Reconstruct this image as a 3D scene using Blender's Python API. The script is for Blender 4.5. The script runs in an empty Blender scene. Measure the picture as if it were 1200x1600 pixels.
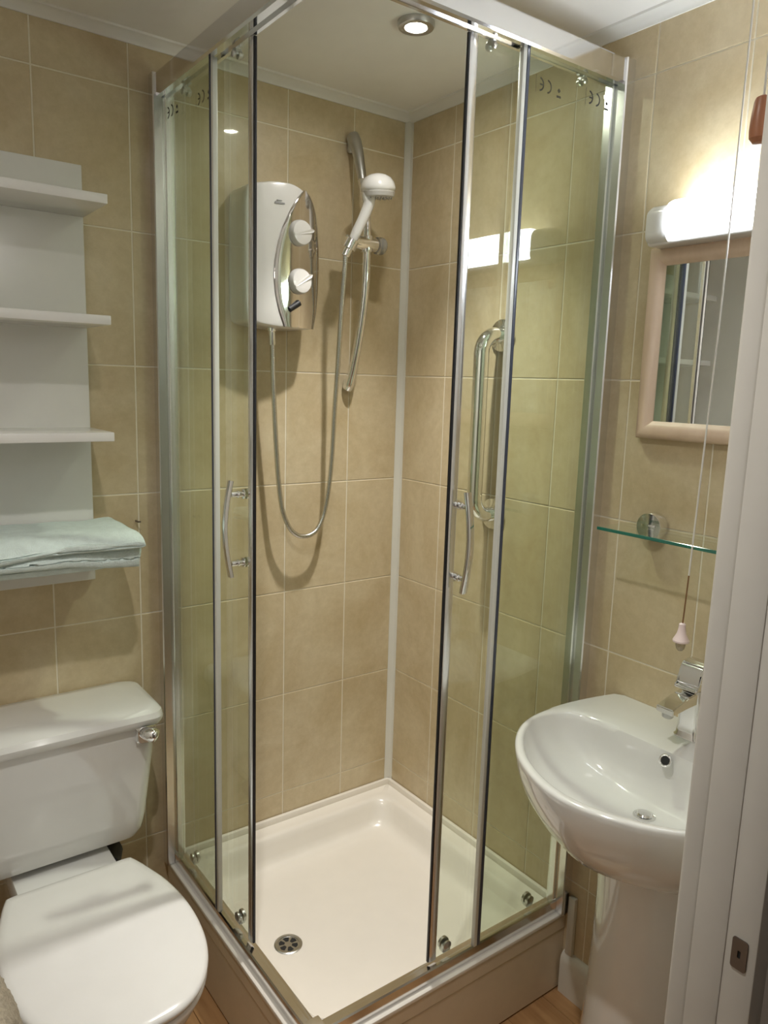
import bpy, bmesh, math, random
from mathutils import Vector, Matrix, Quaternion
random.seed(7)
sc = bpy.context.scene
COL = sc.collection
V = Vector

# ------------------------------------------------------------------ camera
cam_d = bpy.data.cameras.new('camera')
cam = bpy.data.objects.new('camera', cam_d); COL.objects.link(cam)
_r = V((0.80540, -0.59198, 0.02991)); _u = V((0.07520, 0.15211, 0.98550)); _f = V((0.58794, 0.79147, -0.16703))
cam.matrix_world = Matrix(((_r.x, _u.x, -_f.x, -1.38563), (_r.y, _u.y, -_f.y, -1.79628), (_r.z, _u.z, -_f.z, 1.47394), (0, 0, 0, 1)))
cam_d.sensor_fit = 'VERTICAL'; cam_d.sensor_height = 24; cam_d.lens = 1186.12 / 1600 * 24
cam_d.clip_start = 0.02
sc.camera = cam
# ------------------------------------------------------------------ world, view, lamps
w = bpy.data.worlds.new('world'); sc.world = w; w.use_nodes = True
w.node_tree.nodes['Background'].inputs[0].default_value = (1, .95, .9, 1)
w.node_tree.nodes['Background'].inputs[1].default_value = 0.02
sc.view_settings.view_transform = 'Standard'; sc.view_settings.look = 'None'
sc.view_settings.gamma = 1; sc.view_settings.use_curve_mapping = False
sc.view_settings.exposure = 0.06
WALL_LIGHT = 24.0      # emission of the fluorescent diffuser above the mirror
SPOT_W = 67.0          # downlight in the shower, watts
SPOT_ROOM_W = 38.0      # the room's other downlight
HALL_W = 2.5           # unseen fill light added for dim ambient in the hallway
LIGHT_COL = (1.0, .965, .91)
sc.cycles.use_denoising = True
sc.cycles.max_bounces = 14; sc.cycles.transparent_max_bounces = 32
sc.cycles.diffuse_bounces = 6; sc.cycles.glossy_bounces = 8
sc.cycles.caustics_reflective = False; sc.cycles.caustics_refractive = False
sc.cycles.sample_clamp_indirect = 4

def lamp(name, kind, loc, energy, color, size=.02, spot=None, rot=(0, 0, 0), label='', cat='lamp'):
    d = bpy.data.lights.new(name, kind); d.energy = energy; d.color = color
    if kind == 'AREA': d.size = size
    else: d.shadow_soft_size = size
    if kind == 'SPOT': d.spot_size = spot; d.spot_blend = 1.0
    o = bpy.data.objects.new(name, d); o.location = loc; o.rotation_euler = rot; COL.objects.link(o)
    return o
CEIL = 2.21
lamp('hall_fill', 'POINT', (-.7, -2.35, 2.02), HALL_W, LIGHT_COL, .08)  # added fill, no visible fitting; gives the hallway side dim ambient light

# ------------------------------------------------------------------ materials
def mat(name, col, rough=.5, metal=0, coat=0, spec=.5, noise=0, nscale=20, bump=0, bscale=200, trans=0, emit=0, sss=0):
    m = bpy.data.materials.new(name); m.use_nodes = True
    nt = m.node_tree; b = nt.nodes['Principled BSDF']
    b.inputs['Base Color'].default_value = (*col, 1); b.inputs['Roughness'].default_value = rough
    b.inputs['Metallic'].default_value = metal; b.inputs['Coat Weight'].default_value = coat
    b.inputs['Coat Roughness'].default_value = .04; b.inputs['Specular IOR Level'].default_value = spec
    b.inputs['Transmission Weight'].default_value = trans
    if emit: b.inputs['Emission Color'].default_value = (*col, 1); b.inputs['Emission Strength'].default_value = emit
    g = nt.nodes.new('ShaderNodeNewGeometry')
    n = nt.nodes.new('ShaderNodeTexNoise'); n.inputs['Scale'].default_value = nscale; n.inputs['Detail'].default_value = 5
    nt.links.new(g.outputs['Position'], n.inputs['Vector'])
    rmp = nt.nodes.new('ShaderNodeValToRGB')
    k = max(noise, .012)
    rmp.color_ramp.elements[0].color = (*[c * (1 - k) for c in col], 1); rmp.color_ramp.elements[1].color = (*[min(1, c * (1 + k)) for c in col], 1)
    rmp.color_ramp.elements[0].position = .3; rmp.color_ramp.elements[1].position = .7
    nt.links.new(n.outputs['Fac'], rmp.inputs['Fac']); nt.links.new(rmp.outputs['Color'], b.inputs['Base Color'])
    if bump:
        n2 = nt.nodes.new('ShaderNodeTexNoise'); n2.inputs['Scale'].default_value = bscale; n2.inputs['Detail'].default_value = 3
        nt.links.new(g.outputs['Position'], n2.inputs['Vector'])
        bp = nt.nodes.new('ShaderNodeBump'); bp.inputs['Strength'].default_value = bump; bp.inputs['Distance'].default_value = .002
        nt.links.new(n2.outputs['Fac'], bp.inputs['Height']); nt.links.new(bp.outputs['Normal'], b.inputs['Normal'])
    return m

def tile_mat():
    m = bpy.data.materials.new('beige_tile'); m.use_nodes = True; nt = m.node_tree; b = nt.nodes['Principled BSDF']
    g = nt.nodes.new('ShaderNodeNewGeometry')
    n = nt.nodes.new('ShaderNodeTexNoise'); n.inputs['Scale'].default_value = 5; n.inputs['Detail'].default_value = 8; n.inputs['Roughness'].default_value = .65; n.inputs['Distortion'].default_value = .6
    n2 = nt.nodes.new('ShaderNodeTexNoise'); n2.inputs['Scale'].default_value = 45; n2.inputs['Detail'].default_value = 6; n2.inputs['Roughness'].default_value = .7
    for q in (n, n2): nt.links.new(g.outputs['Position'], q.inputs['Vector'])
    r = nt.nodes.new('ShaderNodeValToRGB')
    r.color_ramp.elements[0].position = .32; r.color_ramp.elements[0].color = (.535, .425, .255, 1)
    r.color_ramp.elements[1].position = .68; r.color_ramp.elements[1].color = (.67, .575, .395, 1)
    nt.links.new(n.outputs['Fac'], r.inputs['Fac'])
    r2 = nt.nodes.new('ShaderNodeValToRGB')
    r2.color_ramp.elements[0].position = .35; r2.color_ramp.elements[0].color = (.90, .89, .87, 1)
    r2.color_ramp.elements[1].position = .65; r2.color_ramp.elements[1].color = (1, 1, 1, 1)
    nt.links.new(n2.outputs['Fac'], r2.inputs['Fac'])
    mx = nt.nodes.new('ShaderNodeMix'); mx.data_type = 'RGBA'; mx.blend_type = 'MULTIPLY'; mx.inputs[0].default_value = 1
    nt.links.new(r.outputs['Color'], mx.inputs[6]); nt.links.new(r2.outputs['Color'], mx.inputs[7])
    nt.links.new(mx.outputs[2], b.inputs['Base Color'])
    b.inputs['Roughness'].default_value = .32; b.inputs['Specular IOR Level'].default_value = .4
    b.inputs['Coat Weight'].default_value = .35; b.inputs['Coat Roughness'].default_value = .03
    return m

def glass_mat(name, tint, ior=1.5):
    m = bpy.data.materials.new(name); m.use_nodes = True; nt = m.node_tree; nt.nodes.clear()
    o = nt.nodes.new('ShaderNodeOutputMaterial'); mx = nt.nodes.new('ShaderNodeMixShader')
    t = nt.nodes.new('ShaderNodeBsdfTransparent'); t.inputs[0].default_value = (*tint, 1)
    gl = nt.nodes.new('ShaderNodeBsdfGlossy'); gl.inputs['Roughness'].default_value = 0.0; gl.inputs[0].default_value = (1, 1, 1, 1)
    fr = nt.nodes.new('ShaderNodeFresnel'); fr.inputs['IOR'].default_value = ior
    ge = nt.nodes.new('ShaderNodeNewGeometry'); mi = nt.nodes.new('ShaderNodeMath'); mi.operation = 'MULTIPLY_ADD'
    # both faces of the pane act as front faces
    mi.inputs[1].default_value = (1 / ior - ior); mi.inputs[2].default_value = ior
    nt.links.new(ge.outputs['Backfacing'], mi.inputs[0]); nt.links.new(mi.outputs[0], fr.inputs['IOR'])
    ma = nt.nodes.new('ShaderNodeMath'); ma.operation = 'MINIMUM'; ma.inputs[1].default_value = 1
    nt.links.new(fr.outputs[0], ma.inputs[0]); nt.links.new(ma.outputs[0], mx.inputs[0])
    nt.links.new(t.outputs[0], mx.inputs[1]); nt.links.new(gl.outputs[0], mx.inputs[2]); nt.links.new(mx.outputs[0], o.inputs[0])
    return m

def wood_mat(name, c1, c2, axis=1, scale=4):
    m = bpy.data.materials.new(name); m.use_nodes = True; nt = m.node_tree; b = nt.nodes['Principled BSDF']
    g = nt.nodes.new('ShaderNodeNewGeometry'); mp = nt.nodes.new('ShaderNodeMapping')
    s = [18, 18, 18]; s[axis] = 1.5; mp.inputs['Scale'].default_value = s
    n = nt.nodes.new('ShaderNodeTexNoise'); n.inputs['Scale'].default_value = scale; n.inputs['Detail'].default_value = 6
    oi = nt.nodes.new('ShaderNodeObjectInfo'); ad = nt.nodes.new('ShaderNodeVectorMath'); ad.operation = 'ADD'
    cb = nt.nodes.new('ShaderNodeCombineXYZ'); mm = nt.nodes.new('ShaderNodeMath'); mm.operation = 'MULTIPLY'; mm.inputs[1].default_value = 37
    nt.links.new(oi.outputs['Random'], mm.inputs[0]); nt.links.new(mm.outputs[0], cb.inputs[0])
    nt.links.new(g.outputs['Position'], mp.inputs[0]); nt.links.new(mp.outputs[0], ad.inputs[0]); nt.links.new(cb.outputs[0], ad.inputs[1]); nt.links.new(ad.outputs[0], n.inputs['Vector'])
    r = nt.nodes.new('ShaderNodeValToRGB'); r.color_ramp.elements[0].color = (*c1, 1); r.color_ramp.elements[1].color = (*c2, 1)
    r.color_ramp.elements[0].position = .3; r.color_ramp.elements[1].position = .7
    nt.links.new(n.outputs['Fac'], r.inputs['Fac']); nt.links.new(r.outputs['Color'], b.inputs['Base Color']); b.inputs['Roughness'].default_value = .35
    return m

M = {}
M['tile'] = tile_mat()
M['grout'] = mat('pale_grout', (.78, .73, .60), .8, noise=.05)
M['ceiling'] = mat('ceiling_paint', (.88, .87, .84), .6, bump=.05, bscale=90)
M['paint'] = mat('white_gloss_paint', (.56, .54, .50), .35, noise=.02)
M['wallwhite'] = mat('white_wall_paint', (.80, .78, .74), .6)
M['wallpaint'] = mat('hall_paint', (.38, .36, .34), .8)
M['cornice'] = mat('cornice_white', (.78, .77, .73), .4)
M['trim'] = mat('white_plastic_trim', (.68, .665, .60), .35)
M['ceramic'] = mat('white_ceramic', (.70, .70, .68), .12, coat=.8)
M['seat'] = mat('white_seat_plastic', (.76, .755, .73), .18, coat=.3)
M['acrylic'] = mat('white_tray_acrylic', (.83, .79, .72), .22, coat=.3)
M['riser'] = mat('beige_riser_panel', (.72, .63, .49), .3, noise=.03)
M['board'] = mat('white_melamine_board', (.75, .745, .72), .16)
M['chrome'] = mat('chrome', (.86, .86, .86), .06, 1)
M['panel'] = mat('control_panel_chrome', (.66, .63, .60), .07, 1)
M['satin'] = mat('satin_chrome', (.55, .55, .54), .28, 1)
M['alu'] = mat('polished_aluminium', (.86, .86, .88), .23, 1)
M['railalu'] = mat('mirror_polished_aluminium', (.78, .77, .77), .13, 1)
M['alu2'] = mat('bright_header_aluminium', (.82, .82, .84), .10, 1)
M['seal'] = mat('pale_seal', (.72, .73, .68), .3)
M['black'] = mat('black_plastic', (.008, .008, .011), .5)
M['darkseal'] = mat('dark_blue_seal', (.055, .065, .10), .3)
M['white'] = mat('white_plastic', (.82, .81, .80), .2, coat=.4)
M['greyink'] = mat('grey_ink', (.35, .35, .36), .5)
M['markink'] = mat('dark_mark_ink', (.02, .02, .02), .6)
M['towel'] = mat('mint_terry', (.64, .735, .71), .95, noise=.06, nscale=60, bump=.9, bscale=420)
M['fluff'] = mat('beige_fleece', (.42, .37, .28), .95, noise=.2, nscale=160, bump=1, bscale=350)
M['frame'] = wood_mat('pale_birch', (.66, .50, .36), (.74, .58, .44), 2, 2)
M['pullwood'] = wood_mat('brown_pull_wood', (.30, .12, .06), (.40, .17, .09), 2, 6)
M['floor'] = wood_mat('oak_laminate', (.36, .19, .08), (.50, .29, .135), 1, 3)
M['mirror'] = mat('mirror_silver', (.80, .82, .80), .0, 1)
M['glass'] = glass_mat('shower_glass', (.935, .965, .915))
M['glass_shelf'] = glass_mat('shelf_glass', (.95, .985, .96))
M['edge'] = mat('green_glass_edge', (.02, .15, .11), .1, coat=.6)
M['cord'] = mat('white_cord', (.72, .70, .66), .7)
M['cordbrown'] = mat('stained_cord', (.22, .11, .045), .8)
M['pink'] = mat('pale_pink_plastic', (.80, .66, .66), .3)
M['amber'] = mat('clear_pull_tip', (.62, .55, .42), .15, trans=.6)
M['clear'] = mat('clear_knob_plastic', (.85, .85, .82), .08, trans=.75)
M['steel'] = mat('worn_brown_steel', (.22, .19, .17), .35, 1)
M['wallight'] = mat('lit_diffuser', (.86, .93, 1), .4, emit=WALL_LIGHT)
M['lens'] = mat('lit_lens', (1, .96, .89), .4, emit=420)
M['dark'] = mat('dark_hole', (.01, .01, .01), .8)
M['hose'] = mat('hose_steel', (.62, .61, .58), .22, 1)

# ------------------------------------------------------------------ object helpers
LOC = {}
def new(name, bm, m, parent=None, loc=None, ang=32, flat=False, ms=None):
    base = LOC[parent.name] if parent else V(loc or (0, 0, 0))
    bmesh.ops.remove_doubles(bm, verts=bm.verts, dist=1e-6)
    bmesh.ops.recalc_face_normals(bm, faces=bm.faces)
    for f in bm.faces: f.smooth = not flat
    for e in bm.edges:
        if len(e.link_faces) == 2 and e.calc_face_angle(0) > math.radians(ang): e.smooth = False
    bmesh.ops.translate(bm, verts=bm.verts, vec=-base)
    me = bpy.data.meshes.new(name); bm.to_mesh(me); bm.free()
    for q in (ms or [m]): me.materials.append(q)
    o = bpy.data.objects.new(name, me); COL.objects.link(o)
    if parent: o.parent = parent
    else: o.location = base
    LOC[o.name] = base
    return o
def tag(o, label, cat, group=None):
    o['label'] = label; o['category'] = cat
    if group: o['group'] = group
    return o
def thing(name, label, cat, loc, group=None):
    o = bpy.data.objects.new(name, None); COL.objects.link(o); o.location = loc; o.empty_display_size = .05
    LOC[o.name] = V(loc)
    return tag(o, label, cat, group)
def struct(o, label=None):
    o['kind'] = 'structure'
    if label: o['label'] = label
    return o
def B(): return bmesh.new()
def box(bm, x0, x1, y0, y1, z0, z1, bev=0, seg=2):
    vs = [bm.verts.new((x, y, z)) for x in sorted((x0, x1)) for y in sorted((y0, y1)) for z in sorted((z0, z1))]
    fs = [(0, 1, 3, 2), (4, 6, 7, 5), (0, 4, 5, 1), (2, 3, 7, 6), (0, 2, 6, 4), (1, 5, 7, 3)]
    F = [bm.faces.new([vs[i] for i in f]) for f in fs]
    if bev:
        es = list({e for f in F for e in f.edges})
        bmesh.ops.bevel(bm, geom=es, offset=bev, segments=seg, profile=.5, affect='EDGES')
    return bm
def loft(bm, rings, cap0=True, cap1=True, closed=True):
    R = [[bm.verts.new(p) for p in r] for r in rings]
    n = len(R[0])
    for a, b in zip(R, R[1:]):
        for i in range(n if closed else n - 1):
            j = (i + 1) % n
            try: bm.faces.new((a[i], a[j], b[j], b[i]))
            except ValueError: pass
    if cap0: bm.faces.new(R[0][::-1])
    if cap1: bm.faces.new(R[-1])
    return R
def frame(t):
    t = t.normalized(); a = V((0, 0, 1)) if abs(t.z) < .9 else V((1, 0, 0))
    u = t.cross(a).normalized(); return u, t.cross(u).normalized()
def tube(bm, pts, r, n=14, sx=1, up=None):
    pts = [V(p) for p in pts]; rings = []; u = None
    for i, p in enumerate(pts):
        t = (pts[min(i + 1, len(pts) - 1)] - pts[max(i - 1, 0)]).normalized()
        if u is None: u = frame(t)[0] if up is None else (V(up) - t * V(up).dot(t)).normalized()
        else: u = (u - t * u.dot(t)).normalized()
        v = t.cross(u); rr = r[i] if isinstance(r, (list, tuple)) else r
        rings.append([p + u * rr * sx * math.cos(2 * math.pi * k / n) + v * rr * math.sin(2 * math.pi * k / n) for k in range(n)])
    loft(bm, rings); return bm
def lathe(bm, prof, o, axis, n=28):
    o = V(o); ax = V(axis).normalized(); u, v = frame(ax)
    rings = [[o + ax * h + (u * math.cos(2 * math.pi * k / n) + v * math.sin(2 * math.pi * k / n)) * max(r, 1e-5) for k in range(n)] for r, h in prof]
    loft(bm, rings); return bm
def spline(pts, n=8):
    P = [V(p) for p in pts]; P = [P[0] * 2 - P[1]] + P + [P[-1] * 2 - P[-2]]; out = []
    for i in range(1, len(P) - 2):
        a, b, c, d = P[i - 1:i + 3]
        for k in range(n):
            t = k / n
            out.append(.5 * ((2 * b) + (c - a) * t + (2 * a - 5 * b + 4 * c - d) * t * t + (3 * b - a - 3 * c + d) * t ** 3))
    out.append(P[-2]); return out
def rrect(x0, x1, y0, y1, r, z, n=6):
    """rounded rectangle ring in the horizontal plane"""
    out = []
    for cx, cy, a0 in ((x1 - r, y1 - r, 0), (x0 + r, y1 - r, 90), (x0 + r, y0 + r, 180), (x1 - r, y0 + r, 270)):
        for k in range(n + 1):
            a = math.radians(a0 + 90 * k / n); out.append(V((cx + r * math.cos(a), cy + r * math.sin(a), z)))
    return out
def lerp(a, b, t): return a + (b - a) * t
def interp(tab, x):
    if x <= tab[0][0]: return tab[0][1]
    for (a, va), (b, vb) in zip(tab, tab[1:]):
        if x <= b: return lerp(va, vb, (x - a) / (b - a))
    return tab[-1][1]

# ================================================================== STRUCTURE
XW, YW = -1.42, -1.383          # left wall, room side of the front wall
G = .0017                        # half joint
def tiled(name, wall_bm, cols, rows, place):
    wl = struct(new(name, wall_bm, M['grout'], loc=(0, 0, 0)))
    cache = {}
    for a, b in zip(cols, cols[1:]):
        for c, d in zip(rows, rows[1:]):
            W = round(b - a - 2 * G, 4); H = round(d - c - 2 * G, 4)
            if W < .01 or H < .01: continue
            if (W, H) not in cache:
                t = B(); e = .0008; th = .0012
                back = [(0, 0), (W, 0), (W, H), (0, H)]; fr = [(e, e), (W - e, e), (W - e, H - e), (e, H - e)]
                q0 = place(0, 0, 0)
                loft(t, [[place(x, y, 0) - q0 for x, y in back], [place(x, y, th * .55) - q0 for x, y in back], [place(x, y, th) - q0 for x, y in fr]])
                bmesh.ops.recalc_face_normals(t, faces=t.faces)
                me = bpy.data.meshes.new('tile'); t.to_mesh(me); t.free(); me.materials.append(M['tile']); cache[(W, H)] = me
            o = bpy.data.objects.new('tile', cache[(W, H)]); COL.objects.link(o); o.parent = wl
            o.location = place(a + G, c + G, 0)
    return wl
rows = [.0, .296, .596, .896, 1.196, 1.496, 1.796, 2.096, CEIL - .004]
bm = B(); box(bm, XW - .1, .1, .0012, .1, -.05, CEIL + .05)
tiled('wall_back', bm, [XW, -1.3866, -1.1866, -.9866, -.7866, -.5866, -.3866, -.1866, -.002], rows, lambda a, b, d: V((a, .0012 - d, b)))
bm = B(); box(bm, .0012, .1, -1.50, .0012, -.05, CEIL + .05)
tiled('wall_right', bm, [YW, -1.1913, -.9913, -.7913, -.5913, -.3913, -.1913, -.002], rows, lambda a, b, d: V((.0012 - d, a, b)))
bm = B(); box(bm, XW - .1, XW, -1.467, .0025, -.05, CEIL + .05); struct(new('wall_left', bm, M['wallwhite'], loc=(XW, 0, 0)))
bm = B(); box(bm, XW - .1, .1, -2.75, .1, CEIL, CEIL + .05); struct(new('ceiling', bm, M['ceiling'], loc=(0, 0, CEIL)))
# floor: laminate planks
bm = B(); box(bm, -2.0, .6, -2.75, .1, -.05, -.006); fl = struct(new('floor', bm, M['black'], loc=(0, 0, 0)))
x = -.063 + .12; k = 0
pc = {}
while x > -1.9:
    y = .0 - [0, .42, .21, .63][k % 4]; segs = []
    y0 = .0
    cuts = [0.0] + [c for c in (y - .0001, y - .9, y - 1.8) if -2.7 < c < -.05] + [-2.72]
    for a, b in zip(cuts, cuts[1:]):
        t = B(); box(t, x - .12 + .0006, min(x - .0006, .0), b + .0006, a - .0006, -.006, 0, .0008, 1)
        new('plank', t, M['floor'], fl)
    x -= .12; k += 1
# front wall with the doorway
bm = B()
box(bm, -.606, .1, -1.467, YW, -.05, CEIL + .05); box(bm, XW - .6, -1.415, -1.467, YW, -.05, CEIL + .05); box(bm, -1.415, -.606, -1.467, YW, 2.03, CEIL + .05)
struct(new('wall_front', bm, M['wallwhite'], loc=(0, YW, 0)))
bm = B(); box(bm, -2.0, .6, -2.8, -2.75, -.05, CEIL + .05); struct(new('wall_hallway', bm, M['wallpaint'], loc=(-.7, -2.75, 0)))
bm = B(); box(bm, .45, .6, -2.75, -1.467, -.05, CEIL + .05); struct(new('wall_hallway_right', bm, M['wallpaint'], loc=(.45, -2, 0)))
bm = B(); box(bm, -2.0, -1.9, -2.75, -1.467, -.05, CEIL + .05); struct(new('wall_hallway_left', bm, M['wallpaint'], loc=(-1.9, -2, 0)))
# door lining (right jamb in view): rounded edge strip, face, rebate
dr = bpy.data.objects.new('door_1', None); COL.objects.link(dr); dr.location = (-.62, -1.42, 0); LOC['door_1'] = V((-.62, -1.42, 0))
struct(dr, 'white painted door lining at the right edge of the view')
bm = B(); box(bm, -.636, -.604, -1.434, -1.396, 0, 2.03, .002); new('jamb', bm, M['paint'], dr)
bm = B(); box(bm, -.633, -.56, -1.397, -1.371, 0, 2.08, .005, 3); new('architrave', bm, M['paint'], dr)
bm = B(); box(bm, -.6345, -.604, -1.4675, -1.431, 0, 2.03, .0025); new('rebate', bm, M['paint'], dr)
bm = B(); box(bm, -1.415, -1.40, -1.467, -1.383, 0, 2.03, .002); new('jamb', bm, M['paint'], dr)
bm = B(); box(bm, -1.40, -.63, -1.467, -1.383, 2.005, 2.035, .002); new('door_head', bm, M['paint'], dr)
for o in dr.children:
    if o.location.x == 0 and o.data.vertices[0].co.x > -.1:
        for vv in o.data.vertices: vv.co.x += (vv.co.z - .95) * .0095
# strike plate with a hole
bm = B()
cy, cz, hw, hh = -1.4495, .8815, .0085, .018
outer = [V((0, cy + p.x, cz + p.y)) for p in rrect(-hw, hw, -hh, hh, .003, 0, 4)]
n = len(outer)
hole = []
for p in outer:
    a = math.atan2(p.z - cz, p.y - cy); hole.append(V((0, cy + .0035 * math.cos(a), cz + .0045 * math.sin(a))))
S = lambda L, x: [V((x, p.y, p.z)) for p in L]
loft(bm, [S(outer, -.6347), S(outer, -.6365), S(hole, -.6365), S(hole, -.6347)], False, False)
sp = new('strike_plate', bm, M['steel'], dr); sp['label'] = 'small brown metal strike plate'
bm = B(); lathe(bm, [(.0045, 0), (.0045, .0008)], (-.6347, cy, cz), (-1, 0, 0), 12); new('latch_hole', bm, M['dark'], dr)
# cornices
def cornice(name, p0, p1, inn):
    prof = [(0, -.022), (.004, -.022), (.005, -.018), (.008, -.015), (.013, -.009), (.020, -.005), (.024, -.004), (.026, 0), (0, 0)]
    bm = B(); p0, p1, inn = V(p0), V(p1), V(inn)
    loft(bm, [[p + inn * d + V((0, 0, h)) for d, h in prof] for p in (p0, p1)])
    struct(new(name, bm, M['cornice'], loc=p0))
cornice('trim_1', (XW, 0, CEIL), (0, 0, CEIL), (0, -1, 0))
cornice('trim_2', (0, 0, CEIL), (0, YW, CEIL), (-1, 0, 0))
bm = B(); loft(bm, [[V((0, 0, z)), V((-.019, 0, z)), V((-.019, -.002, z)), V((-.010, -.006, z)), V((-.004, -.010, z)), V((-.002, -.016, z)), V((0, -.016, z))] for z in (.21, CEIL - .02)])
struct(new('trim_3', bm, M['trim'], loc=(0, 0, .21)), 'white vertical corner strip inside the shower')
bm = B(); box(bm, -.013, 0, -.766, -.746, .108, .262, .003); struct(new('trim_4', bm, M['trim'], loc=(0, -.756, .108)))
def skirting(name, p0, p1, inn):
    prof = [(0, 0), (.018, 0), (.018, .085), (.016, .097), (.010, .106), (.004, .109), (0, .109)]
    bm = B(); p0, p1, inn = V(p0), V(p1), V(inn)
    loft(bm, [[p + inn * d + V((0, 0, h)) for d, h in prof] for p in (p0, p1)])
    struct(new(name, bm, M['trim'], loc=p0))
skirting('baseboard_right', (0, -.739, 0), (0, YW, 0), (-1, 0, 0))

# ================================================================== LAMPS IN THE ROOM
def downlight(loc, label, watts, beam, name='ceiling_light'):
    x, y, z = loc
    t = thing(name, label, 'ceiling light', loc)
    bm = B(); lathe(bm, [(.0215, 0), (.0215, .006), (.0235, .011), (.030, .0125), (.0365, .011), (.039, .006), (.039, 0)], loc, (0, 0, -1), 40); new('bezel', bm, M['satin'], t)
    bm = B(); lathe(bm, [(.0212, .001), (.0212, .006), (.015, .0085), (0, .0095)], loc, (0, 0, -1), 32); new('lens', bm, M['lens'], t)
    l = lamp('light_bulb', 'SPOT', (0, 0, -.014), watts, LIGHT_COL, .02, math.radians(beam)); l.parent = t
    return t
downlight((-.335, -.442, CEIL), 'round satin chrome recessed downlight, lit, in the ceiling above the shower', SPOT_W, 84)
downlight((-1.05, -1.06, CEIL), 'round satin chrome recessed downlight in the ceiling in front of the toilet', SPOT_ROOM_W, 124)

YC = -1.05
t = thing('wall_light', 'lit white strip light with bright diffuser on the wall above the mirror', 'wall light', (0, YC, 1.79))
bm = B(); box(bm, -.062, 0, -.846, -2 * .627 + .0, 1.752, 1.775, .006, 3); new('housing', bm, M['white'], t)
def endcap(y0, y1):
    bm = B(); rings = []
    for y, s in ((y0, .80), (lerp(y0, y1, .08), .93), (lerp(y0, y1, .25), 1), (y1, 1)):
        r = rrect(-.073 * s, .0, 1.79 - .036 * s, 1.79 + .036 * s, .02 * s, 0, 6)
        rings.append([V((p.x, y, p.y)) for p in r])
    loft(bm, rings); return bm
new('end_cap', endcap(-.842, -.894), M['white'], t); new('end_cap', endcap(-1.258, -1.206), M['white'], t)
bm = B(); rings = []
for y, s in ((-.893, .82), (-.897, .94), (-.905, 1), (-1.196, 1), (-1.203, .94), (-1.207, .82)):
    rings.append([V((p.x, y, p.y)) for p in rrect(-.040 - .042 * s, -.008, 1.794 - .032 * s, 1.794 + .035 * s, .018 * s, 0, 6)])
loft(bm, rings); new('diffuser', bm, M['wallight'], t)['label'] = 'glowing white diffuser'

# ================================================================== SHOWER
S0 = .735
t = thing('shower_tray', 'white square shower tray raised on a beige riser in the corner', 'shower tray', (-S0 / 2, -S0 / 2, 0))
bm = B(); e = .001
rr = lambda i, r, z: rrect(-S0 + i, -e - (i if i > .02 else 0), -S0 + i, -e - (i if i > .02 else 0), r, z, 8)
rings = [rr(.004, .012, .198), rr(.001, .012, .2), rr(0, .012, .204), rr(.001, .013, .2085), rr(.004, .014, .2105), rr(.010, .016, .211),
         rr(.046, .035, .211), rr(.054, .045, .209), rr(.060, .05, .203), rr(.066, .056, .190), rr(.074, .062, .160), rr(.082, .07, .145), rr(.094, .08, .137), rr(.115, .09, .1345)]
loft(bm, rings, False, True)
new('tray_basin', bm, M['acrylic'], t)
bm = B(); box(bm, -S0 + .03, -.001, -.013, -.001, .209, .229, .003); box(bm, -.013, -.001, -S0 + .03, -.002, .209, .229, .003); new('upstand', bm, M['acrylic'], t)
for z0, z1, d in ((.004, .163, .0035), (.1645, .1985, .002)):
    bm = B(); box(bm, -S0 + d, -.001, -S0 + d, -S0 + .018, z0, z1, .0012, 1); new('riser_panel', bm, M['riser'], t)
    bm = B(); box(bm, -S0 + d, -S0 + .018, -S0 + .018, -.001, z0, z1, .0012, 1); new('riser_panel', bm, M['riser'], t)
# drain grate
DX, DY, DZ = -.574, -.370, .1342
bm = B(); lathe(bm, [(.0, 0), (.034, 0), (.034, .0015), (.031, .003), (.026, .0025), (.0255, .0008), (0, .0008)], (DX, DY, DZ), (0, 0, 1), 32)
dw = new('waste', bm, M['satin'], t)
bm = B()
for k in range(6):
    a = k * math.pi / 3 + .3; ca, sa = math.cos(a), math.sin(a)
    pts = []
    for r, da in ((.010, -.35), (.022, -.36), (.0235, 0), (.022, .36), (.010, .35), (.009, 0)):
        pts.append((DX + r * math.cos(a + da), DY + r * math.sin(a + da)))
    loft(bm, [[V((x, y, DZ + .0006)) for x, y in pts], [V((x, y, DZ + .0013)) for x, y in pts]])
new('slots', bm, M['dark'], dw)

# ---- enclosure
HT, HB = 2.135, 2.087
en = thing('shower_enclosure', 'corner entry shower enclosure of chrome framed glass with both sliding doors open', 'shower enclosure', (-.71, -.71, .211))
sw = lambda pts: [V((p.y, p.x, p.z)) for p in pts]           # mirror left run <-> right run
def both(fn, name, m, ang=32, label=None, parent=None):
    out = []
    global SIDE
    for side in (0, 1):
        SIDE = side; bm = B(); fn(bm)
        if side: bmesh.ops.transform(bm, matrix=Matrix(((0, 1, 0, 0), (1, 0, 0, 0), (0, 0, 1, 0), (0, 0, 0, 1))), verts=bm.verts)
        o = new(name, bm, m, parent[side] if parent else en, ang=ang)
        if label: o['label'] = label
        out.append(o)
    return out
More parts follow.
